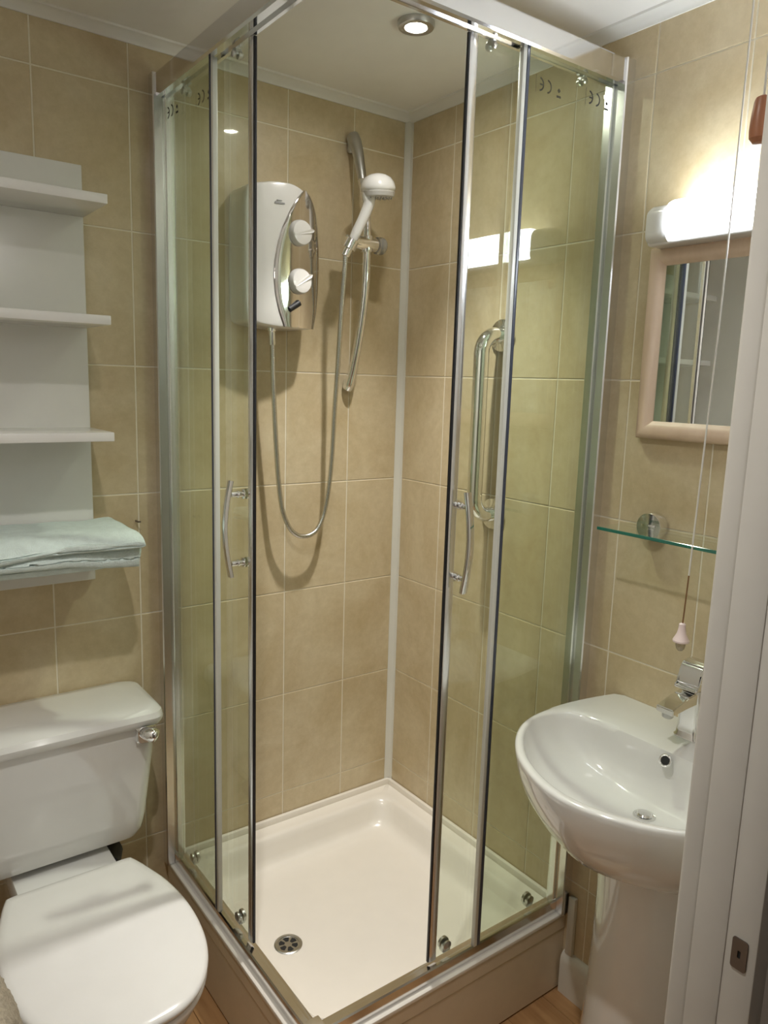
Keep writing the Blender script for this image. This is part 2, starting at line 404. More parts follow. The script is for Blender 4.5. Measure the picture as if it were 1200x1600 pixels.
# left run lies along x = -.71, y from 0 to -.735 (mirrored for the right run)
def channel(bm):
    pts = [(-.696, 0), (-.742, 0), (-.742, -.024), (-.740, -.027), (-.723, -.028), (-.7225, -.025), (-.7185, -.025), (-.718, -.034), (-.716, -.036), (-.699, -.036), (-.696, -.034)]
    loft(bm, [[V((x, y, z)) for x, y in pts] for z in (.212, HT)])
channels = both(channel, 'wall_profile', M['alu'])
def header(bm):
    pts = [(-.737, HT - .004), (-.734, HT), (-.698, HT), (-.694, HT - .004), (-.694, HB + .006), (-.699, HB + .001), (-.706, HB + .001), (-.706, HB + .006), (-.722, HB + .006), (-.722, HB), (-.733, HB), (-.737, HB + .004)]
    R = []
    for y, corner in ((-.0262, 0), (-.735, 1)):
        R.append([V((x, (x if corner else y), z)) for x, z in pts])
    loft(bm, R)
headers = both(header, 'header_rail', M['alu2'])
def hcap(bm): box(bm, -.7380, -.694, -.0246, -.0264, HB, HT, .0004)
both(hcap, 'header_gasket', M['darkseal'])
def brail(bm):
    pts = [(-.7225, .2115), (-.7225, .240), (-.7195, .243), (-.706, .240), (-.7045, .2375), (-.698, .2365), (-.692, .234), (-.688, .228), (-.688, .2115)]
    R = [[V((x, (x if c else y), z)) for x, z in pts] for y, c in ((-.02, 0), (0, 1))]
    loft(bm, R)
both(brail, 'bottom_rail', M['railalu'])
bm = B(); box(bm, -.7235, -.683, -.7235, -.683, .2113, .242, .003); new('rail_corner', bm, M['alu'], en)
bm = B(); box(bm, -.739, -.692, -.739, -.692, HB - .002, HT + .001, .003); new('header_corner', bm, M['alu2'], en)

# fixed panels: outer plane; sliding doors: inner plane, slid open against the wall
FX, DXP = -.7185, -.7005
FE = -.292; DES = (-.432, -.410); SIDE = 0            # free vertical edges
def fixed(bm): box(bm, FX - .003, FX + .003, -.028, FE, .240, HB + .004)
fixeds = both(fixed, 'fixed_panel', M['glass'])
def fseal(bm): box(bm, FX - .0042, FX + .0065, FE, FE - .010, .240, HB + .002, .0015)
both(fseal, 'edge_seal', M['seal'], parent=fixeds, label='pale translucent seal strip')
def fseal2(bm): box(bm, FX - .0046, FX + .0030, FE + .008, FE + .0005, .240, HB + .002, .001)
both(fseal2, 'edge_profile', M['darkseal'], parent=fixeds, label='dark edge strip')
def door(bm): box(bm, DXP - .003, DXP + .003, -.038, DES[SIDE], .246, HB + .002)
doors = both(door, 'sliding_door', M['glass'])
def dprof(bm):
    DE = DES[SIDE]
    pts = [(-.7045, DE + .012), (-.7055, DE + .010), (-.7055, DE - .004), (-.704, DE - .0065), (-.697, DE - .0065), (-.6955, DE - .004), (-.6955, DE + .010), (-.6965, DE + .012)]
    loft(bm, [[V((x, y, z)) for x, y in pts] for z in (.244, HB)])
both(dprof, 'door_profile', M['alu'], parent=doors, label='bright aluminium strip along the opening edge')
def dmag(bm): box(bm, -.7035, -.6975, DES[SIDE] - .0066, DES[SIDE] - .0098, .244, HB, .001)
both(dmag, 'magnetic_seal', M['black'], parent=doors, label='black magnetic seal strip')
# handles: bowed bar with two posts through the glass
HY = -.395
def handle(bm):
    pts = spline([(-.731, HY, 1.272), (-.740, HY, 1.225), (-.7445, HY, 1.172), (-.740, HY, 1.120), (-.731, HY, 1.072)], 6)
    rings = []
    for i, p in enumerate(pts):
        tt = (pts[min(i + 1, len(pts) - 1)] - pts[max(i - 1, 0)]).normalized(); nx = V((tt.z, 0, -tt.x))
        rings.append([p + nx * .0045 * math.copysign(abs(math.cos(a)) ** .6, math.cos(a)) + V((0, 1, 0)) * .0085 * math.copysign(abs(math.sin(a)) ** .6, math.sin(a)) for a in [2 * math.pi * k / 16 for k in range(16)]])
    loft(bm, rings)
    for z in (1.243, 1.100):
        lathe(bm, [(.0058, -.030), (.0058, -.017), (.0075, -.0165), (.0075, -.0145), (.0058, -.014), (.0058, -.005), (.0105, -.0045), (.0105, -.003)], (DXP, HY, z), (1, 0, 0), 20)
        lathe(bm, [(.0105, .003), (.0112, .006), (.0112, .010), (.009, .0125), (0, .013)], (DXP, HY, z), (1, 0, 0), 20)
hands = both(handle, 'handle', M['chrome'], parent=doors, label='bowed chrome bar handle')
def rollers(ylist, z0, z1):
    def fn(bm):
        for y in ylist:
            zc = (z0 + z1) / 2; h = (z1 - z0) / 2
            lathe(bm, [(h * .85, .003), (h, .004), (h, .010), (h * .7, .013), (0, .013)], (DXP, y, zc), (1, 0, 0), 18)
            lathe(bm, [(h * .8, -.003), (h * .8, -.007), (h * .5, -.009), (0, -.009)], (DXP, y, zc), (1, 0, 0), 18)
            box(bm, DXP - .006, DXP + .010, y - h * .75, y + h * .75, zc - h * 1.05 if z0 < 1 else zc - h * .2, zc + h * .2 if z0 < 1 else zc + h * 1.3, .002)
    return fn
for ys, z0, z1 in (((-.105, ), .250, .278), ((-.368, ), .250, .278), ((-.110, ), 2.072, 2.088), ((-.360, ), 2.072, 2.088)):
    both(rollers(ys, z0, z1), 'roller', M['satin'], parent=doors)
# conformity marks printed on the glass, back to front when seen from outside
def ce_mark(parent, plane, c0, sgn, right):
    bm = B(); x = plane - .0032; x2 = x - .0003; z = 2.045
    P = lambda pts: loft(bm, [[V((xx, a, b)) for a, b in pts] for xx in (x, x2)])
    def arc(c, r=.0125, wd=.003, a0=-84, a1=84, n=16):
        for k in range(n):
            A, Q = [math.radians(lerp(a0, a1, q / n)) for q in (k, k + 1)]
            P([(c + sgn * rr_ * math.cos(aa), z + rr_ * math.sin(aa)) for rr_, aa in ((r, A), (r, Q), (r - wd, Q), (r - wd, A))])
    arc(c0); box(bm, x, x2, c0 + sgn * .001, c0 + sgn * .010, z - .0014, z + .0014)
    arc(c0 + sgn * .0215)
    d = c0 + sgn * .055
    P([(d + .0045, z), (d, z + .0045), (d - .0045, z), (d, z - .0045)])
    P([(d - .006, z - .013), (d + .006, z - .013), (d + .006, z - .009), (d - .006, z - .009)])
    P([(c0 - sgn * .010, z - .015), (c0 - sgn * .0095, z - .015), (c0 - sgn * .0095, z + .015), (c0 - sgn * .010, z + .015)])
    if right: bmesh.ops.transform(bm, matrix=Matrix(((0, 1, 0, 0), (1, 0, 0, 0), (0, 0, 1, 0), (0, 0, 0, 1))), verts=bm.verts)
    new('certification_mark', bm, M['markink'], parent)['label'] = 'small dark CE mark printed on the glass'
ce_mark(doors[0], DXP, -.185, -1, False); ce_mark(fixeds[0], FX, -.060, -1, False)
ce_mark(doors[1], DXP, -.236, 1, True); ce_mark(fixeds[1], FX, -.113, 1, True)

# ---- electric shower unit on the back wall
t = thing('electric_shower', 'white electric shower unit with chrome control panel on the back wall', 'shower unit', (-.445, 0, 1.77))
def yf(x):
    if x < -.476: return -.10136 + (-.476 - x) * .13 + max(0, (-.52 - x)) * .3
    if x < -.437: return -.10136 - (x + .476) * .07
    u = x + .437
    return -.1042 + u * .13 + u * u * 1.6
OUT = [(-.545, 1.618), (-.549, 1.66), (-.550, 1.74), (-.550, 1.82), (-.549, 1.885), (-.546, 1.915), (-.535, 1.927), (-.505, 1.936), (-.465, 1.9425), (-.425, 1.942), (-.395, 1.934), (-.372, 1.921), (-.358, 1.902), (-.348, 1.868),
       (-.341, 1.82), (-.338, 1.765), (-.340, 1.71), (-.346, 1.655), (-.353, 1.612), (-.360, 1.604), (-.40, 1.601), (-.45, 1.600), (-.50, 1.604), (-.535, 1.610)]
OUTC = [(p.x, p.z) for p in spline([V((x, 0, z)) for x, z in OUT + OUT[:1]], 3)[:-1]]
cx, cz = -.45, 1.77
bm = B(); rings = [[V((x, -.002, z)) for x, z in OUTC]]
for s, q in ((1, .5), (1, .80), (.985, .93), (.96, .985), (.92, 1), (.7, 1), (.45, 1), (.2, 1)):
    ring = []
    for x, z in OUTC:
        X = cx + (x - cx) * s; Z = cz + (z - cz) * (1 - (1 - s) * .62 if s > .9 else s); ring.append(V((X, yf(X) * q, Z)))
    rings.append(ring)
loft(bm, rings); new('casing', bm, M['white'], t, ang=40)
# chrome control panel, lens shaped, following the curved front
LB = [(1.603, -.452), (1.64, -.466), (1.68, -.476), (1.72, -.480), (1.76, -.478), (1.80, -.470), (1.84, -.457), (1.88, -.438), (1.91, -.417), (1.932, -.396)]
RB = [(1.603, -.3565), (1.65, -.3455), (1.70, -.3403), (1.75, -.3383), (1.80, -.3393), (1.85, -.3450), (1.89, -.354), (1.915, -.367), (1.932, -.389)]
def PX(x, z, d): return V((x, yf(x) - d, z))
bm = B(); NZ, NX = 28, 16; grid = []; side = []
for i in range(NZ + 1):
    z = lerp(1.604, 1.9315, i / NZ); a, b = interp(LB, z), interp(RB, z); row = []
    for j in range(NX + 1):
        u = j / NX; x = lerp(a, b, u); ed = min(min(u, 1 - u) * (b - a) / .002, 1)
        row.append(PX(x, z, .0008 + .0022 * math.sqrt(max(ed, 0))))
    grid.append(row)
loft(bm, grid, False, False, False)
pan = new('control_panel', bm, M['panel'], t, ang=70); pan['label'] = 'chrome lens shaped control panel'
for kz, name in ((1.829, 'dial'), (1.715, 'dial')):
    kx = -.411; ax = V((.12, -1, .02))
    o = PX(kx, kz, .003)
    bm = B(); lathe(bm, [(.031, 0), (.031, .004), (.0295, .012), (.0275, .0155), (.022, .017), (0, .0175)], o, ax, 36)
    dl = new(name, bm, M['white'], t)
    bm = B(); u, v = frame(ax); an = .25 if kz > 1.8 else .55
    d = V((math.cos(an), .1, math.sin(an))); sd = V((-math.sin(an), 0, math.cos(an)))
    nn = ax.normalized(); b0 = o + nn * .0165
    loft(bm, [[b0 - d * .026 + sd * .003 + nn * h * .2, b0 + d * .027 + sd * .0045 + nn * h * .7, b0 + d * .0345 + nn * h * .3, b0 + d * .027 - sd * .0045 + nn * h * .7, b0 - d * .026 - sd * .003 + nn * h * .2] for h in (-.007, .005)])
    new('pointer', bm, M['white'], dl)
bm = B(); o = PX(-.425, 1.655, .003); d = V((.016, 0, .010))
tube(bm, [o - d * 1.0, o - d * .9, o + d * .9, o + d], [.005, .008, .008, .005], 12); new('button', bm, M['black'], t)
bm = B(); o = PX(-.452, 1.905, .001); box(bm, -.478, -.452, o.y + .001, o.y - .0002, 1.889, 1.893); box(bm, -.474, -.460, o.y + .001, o.y - .0002, 1.896, 1.8975)
new('maker_mark', bm, M['greyink'], t)
bm = B(); lathe(bm, [(.012, 0), (.012, .012), (.009, .014), (.009, .045), (.0085, .046), (0, .046)], (-.463, -.06, 1.606), (.05, 0, -1), 20); new('outlet', bm, M['chrome'], t)

# ---- riser rail
t = thing('shower_rail', 'bowed chrome shower riser rail fixed to the back wall near the corner', 'shower rail', (-.2, 0, 1.46))
rp = spline([(-.2, -.022, 2.098), (-.2, -.040, 2.062), (-.2, -.064, 1.985), (-.2, -.082, 1.905), (-.2, -.089, 1.832), (-.2, -.087, 1.725), (-.2, -.074, 1.641), (-.2, -.055, 1.564), (-.2, -.034, 1.500), (-.2, -.020, 1.468)], 8)
bm = B(); tube(bm, rp[14:-12], .0112, 18); new('bar', bm, M['chrome'], t)
def horn(pts, flip):
    bm = B(); n = len(pts)
    rad = [lerp(.0118, .0175 if not flip else .0145, min(1, (i / (n - 1)) * 1.15)) for i in range(n)]
    tube(bm, pts, rad, 18, sx=1.0)
    return bm
bm = horn(rp[15:: -1] + [V((-.2, -.012, 2.112))], False); a = V((-.2, -.012, 2.092))
box(bm, -.213, -.187, -.020, -.001, 2.070, 2.118, .008, 3); new('top_bracket', bm, M['satin'], t)
bm = horn(rp[-13:] + [V((-.2, -.012, 1.459))], True); box(bm, -.211, -.189, -.016, -.001, 1.452, 1.482, .007, 3); new('bottom_bracket', bm, M['chrome'], t)
# sliding holder
hz = 1.832; ry = -.089
bm = B(); lathe(bm, [(0, -.072), (.014, -.072), (.0175, -.068), (.0185, -.03), (.0185, .026), (.0175, .030), (0, .030)], (-.2, ry, hz), (1, 0, 0), 26)
lathe(bm, [(.0155, -.02), (.0165, -.016), (.0165, .016), (.0155, .02)], (-.2, ry, hz), (0, 0, 1), 22)
sl = new('slider', bm, M['chrome'], t)
bm = B(); lathe(bm, [(.015, .030), (.0215, .031), (.0225, .038), (.0225, .048), (.020, .053), (0, .054)], (-.2, ry, hz), (1, 0, 0), 24); new('lock_knob', bm, M['clear'], sl)['label'] = 'clear plastic locking knob'
HB0 = V((-.276, -.125, 1.815)); HH = V((-.214, -.150, 1.957)); hd = (HH - HB0).normalized()
bm = B(); tube(bm, [V((-.245, ry, hz)), V((-.262, -.105, hz - .006)), HB0 + hd * .008], [.013, .014, .013], 18)
lathe(bm, [(.012, -.012), (.0165, -.010), (.0175, .014), (.0135, .016), (.0125, -.010)], HB0, hd, 22); new('holder', bm, M['chrome'], sl)

# ---- hand shower
t = thing('hand_shower', 'white domed hand shower resting in the chrome rail holder', 'hand shower', HB0)
bm = B(); pts = spline([HB0 + hd * .012, HB0 + hd * .04, HB0 + hd * .08, HB0 + hd * .115 + V((-.004, 0, 0)), HH + V((-.022, .006, -.014)), HH + V((-.008, .002, .004))], 6)
n = len(pts); rad = [interp([(0, .0105), (.15, .0125), (.5, .0135), (.75, .0165), (.9, .022), (1, .02)], i / (n - 1)) for i in range(n)]
tube(bm, pts, rad, 20); new('handset', bm, M['white'], t)
hax = V((-.10, -.10, 1)).normalized(); hc = HH + V((.002, 0, -.002))
bm = B(); lathe(bm, [(.0, -.006), (.040, -.006), (.0435, -.002), (.0445, .003), (.0435, .008), (.040, .018), (.032, .028), (.020, .0345), (.008, .037), (0, .0375)], hc, hax, 40); hdome = new('dome', bm, M['white'], t)
bm = B(); lathe(bm, [(0, -.020), (.034, -.020), (.041, -.016), (.0432, -.006), (.0405, -.004), (0, -.004)], hc, hax, 36); sf = new('spray_face', bm, mat('grey_spray_face', (.60, .58, .56), .35), t)
bm = B(); u, v = frame(hax)
for rr_, cnt in ((.034, 16), (.024, 10), (.012, 6)):
    for k in range(cnt):
        a = 2 * math.pi * k / cnt; p = hc + (u * math.cos(a) + v * math.sin(a)) * rr_ - hax * .019
        lathe(bm, [(.0016, 0), (.0013, .004), (0, .004)], p, -hax, 6)
nz = new('nozzles', bm, M['greyink'], sf); nz['kind'] = 'stuff'
bm = B(); lathe(bm, [(.0095, -.030), (.011, -.028), (.0115, -.006), (.0135, -.004), (.0135, .004), (.0115, .012)], HB0, hd, 20); new('hose_connector', bm, M['chrome'], t)

# ---- hose
hp = [(-.4605, -.06, 1.565), (-.459, -.06, 1.527), (-.456, -.058, 1.464), (-.45, -.055, 1.383), (-.443, -.052, 1.301), (-.435, -.05, 1.217), (-.425, -.05, 1.148), (-.413, -.05, 1.11), (-.396, -.05, 1.08), (-.376, -.05, 1.064), (-.356, -.05, 1.059), (-.334, -.05, 1.062), (-.312, -.05, 1.078), (-.292, -.05, 1.121), (-.282, -.055, 1.192), (-.277, -.06, 1.28), (-.278, -.07, 1.401), (-.280, -.085, 1.518), (-.285, -.105, 1.663), (-.287, -.118, 1.745), HB0 - hd * .026]
sp_ = spline(hp, 60); acc = [0]
for a, b in zip(sp_, sp_[1:]): acc.append(acc[-1] + (b - a).length)
L = acc[-1]; N = int(L / .0016); pts = []; j = 0
for i in range(N + 1):
    s = L * i / N
    while j < len(acc) - 2 and acc[j + 1] < s: j += 1
    pts.append(sp_[j].lerp(sp_[j + 1], (s - acc[j]) / max(acc[j + 1] - acc[j], 1e-9)))
bm = B(); tube(bm, pts, [.0066 if i % 3 else .0058 for i in range(len(pts))], 12)
tag(new('shower_hose', bm, M['hose'], loc=(-.36, -.05, 1.06), ang=80), 'ribbed steel shower hose hanging in a long loop from the shower unit', 'shower hose')

# ---- grab rail on the right wall of the shower
t = thing('grab_rail', 'chrome grab rail fixed upright on the right wall inside the shower', 'grab rail', (0, -.405, 1.37))
gy = -.409; gp = [(-.008, gy, 1.600), (-.028, gy, 1.600)] + [(-.028 - .045 * math.sin(a), gy, 1.555 + .045 * math.cos(a)) for a in [math.radians(k * 15) for k in range(7)]]
gp += [(-.073, gy, 1.50), (-.073, gy, 1.40), (-.073, gy, 1.30)] + [(-.073 + .045 * (1 - math.cos(a)), gy, 1.195 - .045 * math.sin(a)) for a in [math.radians(k * 15) for k in range(7)]] + [(-.008, gy, 1.150)]
bm = B(); tube(bm, gp, .0190, 22, up=(0, 1, 0)); new('bar', bm, M['chrome'], t, ang=50)
for z in (1.600, 1.150):
    bm = B(); lathe(bm, [(.041, .0), (.0415, .005), (.039, .009), (.025, .012), (.0192, .014)], (0, gy, z), (-1, 0, 0), 30); new('flange', bm, M['chrome'], t)

# ================================================================== BASIN SIDE
t = thing('wash_basin', 'white ceramic wash basin on a pedestal against the right wall', 'basin', (0, YC, .81))
HALF = [(-.001, .222), (-.08, .240), (-.161, .250), (-.23, .248), (-.283, .237), (-.33, .214), (-.372, .180), (-.410, .135), (-.438, .080), (-.452, .035), (-.456, 0)]
def full(h, n=5):
    c = spline([V((x, d, 0)) for x, d in h], n)
    return [(p.x, p.y) for p in c] + [(p.x, -p.y) for p in c[-2::-1]]
OUTB = full(HALF); NB = len(OUTB)
INH = [(-.148, .0001), (-.148, .06), (-.150, .12), (-.156, .170), (-.172, .206), (-.205, .228), (-.255, .230), (-.305, .212), (-.348, .180), (-.388, .135), (-.416, .082), (-.431, .035), (-.435, 0)]
# resample both loops against the same angles about the bowl centre, starting at the wall side
def resample(loop, n, closed=True):
    P = loop + ([loop[0]] if closed else []); d = [0]
    for a, b in zip(P, P[1:]): d.append(d[-1] + math.hypot(b[0] - a[0], b[1] - a[1]))
    out = []; j = 0
    for i in range(n):
        s = d[-1] * i / n
        while d[j + 1] < s: j += 1
        u = (s - d[j]) / max(d[j + 1] - d[j], 1e-9); out.append((lerp(P[j][0], P[j + 1][0], u), lerp(P[j][1], P[j + 1][1], u)))
    return out
NR = 96; bc = (-.27, 0)
def polar(loop, n):
    P = loop + [loop[0]]; out = []
    for i in range(n):
        a = 2 * math.pi * i / n; dx, dy = math.cos(a), math.sin(a); best = None
        for p, q in zip(P, P[1:]):
            ex, ey = q[0] - p[0], q[1] - p[1]; den = dx * ey - dy * ex
            if abs(den) < 1e-12: continue
            tt = ((p[0] - bc[0]) * ey - (p[1] - bc[1]) * ex) / den; ss = ((p[0] - bc[0]) * dy - (p[1] - bc[1]) * dx) / den
            if tt > 0 and -1e-6 <= ss <= 1 + 1e-6 and (best is None or tt > best): best = tt
        out.append((bc[0] + dx * best, bc[1] + dy * best))
    return out
INL = full(INH)
PO, PI_ = polar(OUTB, NR), polar(INL, NR)
def ringat(loop, z, sc_=1, cxy=bc, off=(0, 0)): return [V((cxy[0] + (x - cxy[0]) * sc_ + off[0], YC + cxy[1] + (y - cxy[1]) * sc_ + off[1], z)) for x, y in loop]
mixl = lambda u: [(lerp(a[0], b[0], u), lerp(a[1], b[1], u)) for a, b in zip(PO, PI_)]
def under(z, sx, sy):
    # exterior drawn in about the wall line and the middle
    return [V((x * sx, YC + y * sy, z)) for x, y in PO]
rings = [under(.597, .52, .46), under(.602, .62, .56), under(.618, .675, .605), under(.640, .76, .69), (under(.66, .83, .76)), under(.70, .912, .862), under(.74, .965, .94), under(.775, .990, .980), under(.798, .998, .997), under(.806, .999, .999), [V((p.x * .996, YC + (p.y - YC) * .996, .810)) for p in under(0, 1, 1)],
         ringat(mixl(.35), .812), ringat(mixl(.72), .8115), ringat(mixl(.92), .8095), ringat(mixl(1.0), .806), ringat(PI_, .797, .985)]
dc = (.062, 0)
for z, s, k in ((.78, .958, .06), (.76, .91, .16), (.738, .83, .32), (.718, .70, .5), (.704, .52, .72), (.696, .3, .9), (.6935, .12, 1)):
    rings.append([V((bc[0] + (x - bc[0]) * s + dc[0] * k, YC + y * s, z)) for x, y in PI_])
bm = B(); loft(bm, rings, True, True); new('bowl', bm, M['ceramic'], t, ang=60)
bm = B(); lathe(bm, [(0, 0), (.021, 0), (.021, .001), (.0205, .0025), (.0165, .003), (.0155, .0012), (0, .0005)], (-.206, YC, .6935), (0, 0, 1), 28); ws = new('waste', bm, M['chrome'], t)
bm = B(); lathe(bm, [(0, .0028), (.0135, .003), (.0145, .005), (.012, .0075), (0, .0085)], (-.206, YC, .6935), (0, 0, 1), 24); new('plug', bm, M['chrome'], ws)
oax = V((-.75, 0, .45)).normalized(); oc = V((-.1605, YC - .004, .7935))
bm = B(); lathe(bm, [(.0085, -.004), (.0085, .002), (.0105, .0035), (.0120, .0025), (.0125, -.002)], oc, oax, 24); ov = new('overflow_ring', bm, M['chrome'], t)
bm = B(); lathe(bm, [(.0086, -.001), (.0086, .0015), (0, .0016)], oc, oax, 20); new('overflow_hole', bm, M['dark'], ov)
bm = B()
def pring(z, r, fx): 
    return [V((-.150 + (r * 1.05 if math.cos(a) < 0 else fx) * math.cos(a), YC + r * math.sin(a), z)) for a in [2 * math.pi * k / 40 for k in range(40)]]
loft(bm, [pring(0, .126, .14), pring(.03, .124, .14), pring(.10, .119, .14), pring(.25, .110, .14), pring(.4, .105, .14), pring(.50, .104, .14), pring(.575, .106, .14), pring(.625, .106, .14)])
new('pedestal', bm, M['ceramic'], t, ang=50)
bm = B(); # faint grey maker mark on the flank of the bowl
q = under(.755, .977, .958); 
i = max(range(NR), key=lambda k: (q[k].y - .55 * q[k].x))
p = q[i]; tn = (q[(i + 1) % NR] - q[i - 1]).normalized(); nn = V((tn.y, -tn.x, -.2)).normalized()
if nn.dot(p - V((-.25, YC, .755))) < 0: nn = -nn
up_ = V((0, 0, 1)); loft(bm, [[p + tn * a + up_ * b + nn * h for a, b in ((-.008, -.003), (.008, -.003), (.008, .003), (-.008, .003))] for h in (-.001, .0012)])
new('maker_mark', bm, M['greyink'], t)

# ---- tap
TX, TY, TZ = -.062, YC + .008, .811
t = thing('basin_tap', 'square chrome mixer tap standing on the back of the wash basin', 'tap', (TX, TY, TZ))
bm = B(); loft(bm, [rrect(TX - a, TX + a, TY - b, TY + b, .010, z, 5) for a, b, z in ((.025, .026, .811), (.025, .026, .815), (.023, .0235, .819), (.0215, .0220, .84), (.021, .0215, .895), (.0205, .021, .912))])
new('body', bm, M['chrome'], t)
bm = B()
pts = [((TX - .005), .899, .013, .017), (TX - .05, .896, .011, .0175), (TX - .085, .890, .008, .018), (TX - .099, .888, .006, .018)]
loft(bm, [[V((x, TY + y, z + zz)) for y, zz in ((hw_, hh_), (-hw_, hh_), (-hw_, -hh_), (hw_, -hh_))] for x, z, hh_, hw_ in pts]); bmesh.ops.bevel(bm, geom=list(bm.edges), offset=.002, segments=2, affect='EDGES')
spt = new('spout', bm, M['chrome'], t)
bm = B(); lathe(bm, [(.0105, 0), (.0105, .010), (.0085, .012), (0, .012)], (TX - .086, TY, .884), (0, 0, -1), 20); new('aerator', bm, M['satin'], spt)
bm = B()
prof = [(-.038, .9145), (.024, .9145), (.027, .920), (.027, .952), (.022, .962), (.010, .967), (-.008, .966), (-.018, .960), (-.024, .948), (-.026, .9225), (-.038, .9195)]
loft(bm, [[V((TX + a, TY + s, z)) for a, z in prof] for s in (-.024, .024)]); bmesh.ops.bevel(bm, geom=list(bm.edges), offset=.003, segments=3, affect='EDGES')
new('lever', bm, M['chrome'], t)

# ---- mirror
t = thing('mirror', 'rectangular mirror in a pale wooden frame above the basin', 'mirror', (0, YC, 1.565))
my0, my1, mz0, mz1 = YC - .225, YC + .225, 1.378, 1.757
prof = [(0, .0), (0, .012), (.004, .019), (.012, .023), (.022, .021), (.030, .014), (.036, .010), (.036, .0)]   # inward, out from the wall
bm = B(); rings = []
for d, o in prof: rings.append([V((-o - .001, y, z)) for y, z in ((my0 + d, mz0 + d), (my1 - d, mz0 + d), (my1 - d, mz1 - d), (my0 + d, mz1 - d))])
loft(bm, rings + rings[:1], False, False); new('frame', bm, M['frame'], t, ang=40)
bm = B(); box(bm, -.010, -.006, my0 + .033, my1 - .033, mz0 + .033, mz1 - .033); new('mirror_glass', bm, M['mirror'], t, flat=True)

# ---- glass shelf
t = thing('glass_shelf', 'thin clear glass shelf with round chrome brackets below the mirror', 'glass shelf', (0, YC, 1.195))
bm = B(); box(bm, -.1195, -.006, YC - .222, YC + .222, 1.192, 1.198); gs = new('shelf_pane', bm, M['glass_shelf'], t, flat=True)
bm = B(); box(bm, -.1215, -.1194, YC - .2225, YC + .2225, 1.1917, 1.1983, .0006, 1); new('polished_edge', bm, M['edge'], gs)['label'] = 'green front edge'
for y in (YC + .166, YC - .166):
    bm = B(); lathe(bm, [(.0280, .0), (.0290, .003), (.0290, .026), (.0275, .0285), (0, .029)], (0, y, 1.1985), (-1, 0, 0), 32)
    box(bm, -.0315, -.027, y - .016, y + .016, 1.1985, 1.2035, .001); new('bracket', bm, M['chrome'], t)

# ---- pull cords
t = thing('pull_cord', 'thin white pull cord with small pale pink bell pull in front of the mirror', 'pull cord', (-.132, -1.061, CEIL))
bm = B(); tube(bm, [(-.132, -1.061, CEIL), (-.132, -1.057, 1.6), (-.132, -1.047, 1.145)], .0016, 8); new('cord', bm, M['cord'], t)
bm = B(); tube(bm, [(-.132, -1.047, 1.145), (-.132, -1.044, 1.05)], .0014, 8); new('cord_end', bm, M['cordbrown'], t)['label'] = 'brown stained lower end'
bm = B(); lathe(bm, [(.0035, 0), (.0060, .002), (.0065, .010), (.0085, .020), (.0125, .028), (.0150, .033), (.0145, .036), (.009, .037), (0, .037)], (-.132, -1.044, 1.054), (0, 0, -1), 22); pl = new('pull', bm, M['pink'], t)
bm = B(); lathe(bm, [(.0085, .035), (.0090, .042), (.0075, .049), (.004, .053), (0, .054)], (-.132, -1.044, 1.054), (0, 0, -1), 18); new('pull_tip', bm, M['amber'], pl)
bm = B(); lathe(bm, [(.03, 0), (.03, .012), (.024, .02), (0, .021)], (-.132, -1.061, CEIL), (0, 0, -1), 24); new('ceiling_switch', bm, M['white'], t)
t = thing('light_pull', 'brown wooden light pull hanging on a cord at the right edge', 'light pull', (-.45, -1.272, CEIL))
bm = B(); tube(bm, [(-.45, -1.272, CEIL), (-.45, -1.272, 1.825)], .0014, 8); new('cord', bm, M['cord'], t)
bm = B(); lathe(bm, [(.004, .0), (.0085, .002), (.0100, .006), (.0120, .022), (.0128, .040), (.0120, .048), (.008, .053), (.0, .054)], (-.45, -1.272, 1.826), (0, 0, -1), 26); new('handle', bm, M['pullwood'], t)
bm = B(); lathe(bm, [(.03, 0), (.03, .012), (.024, .02), (0, .021)], (-.45, -1.272, CEIL), (0, 0, -1), 24); new('ceiling_switch', bm, M['white'], t)

# ================================================================== TOILET SIDE
TC = -1.03
t = thing('toilet', 'white close coupled toilet with the lid closed beside the shower', 'toilet', (TC, -.35, 0))
def rbox(hw, y0, y1, r, z, n=6, cx_=TC): return rrect(cx_ - hw, cx_ + hw, y0, y1, r, z, n)
bm = B()
loft(bm, [rbox(.150, -.165, -.012, .03, .415), rbox(.172, -.178, -.010, .035, .423), rbox(.183, -.184, -.008, .035, .440), rbox(.189, -.188, -.006, .035, .475), rbox(.205, -.192, -.006, .03, .62), rbox(.212, -.195, -.006, .028, .705)])
new('cistern', bm, M['ceramic'], t)
bm = B()
loft(bm, [rbox(.215, -.196, -.004, .028, .698), rbox(.223, -.206, -.003, .03, .699), rbox(.2265, -.211, -.003, .032, .707), rbox(.2265, -.212, -.003, .032, .716), rbox(.224, -.206, -.004, .032, .727), rbox(.218, -.190, -.006, .034, .7345), rbox(.205, -.165, -.010, .036, .738), rbox(.17, -.13, -.03, .04, .7395)])
new('cistern_lid', bm, M['ceramic'], t)
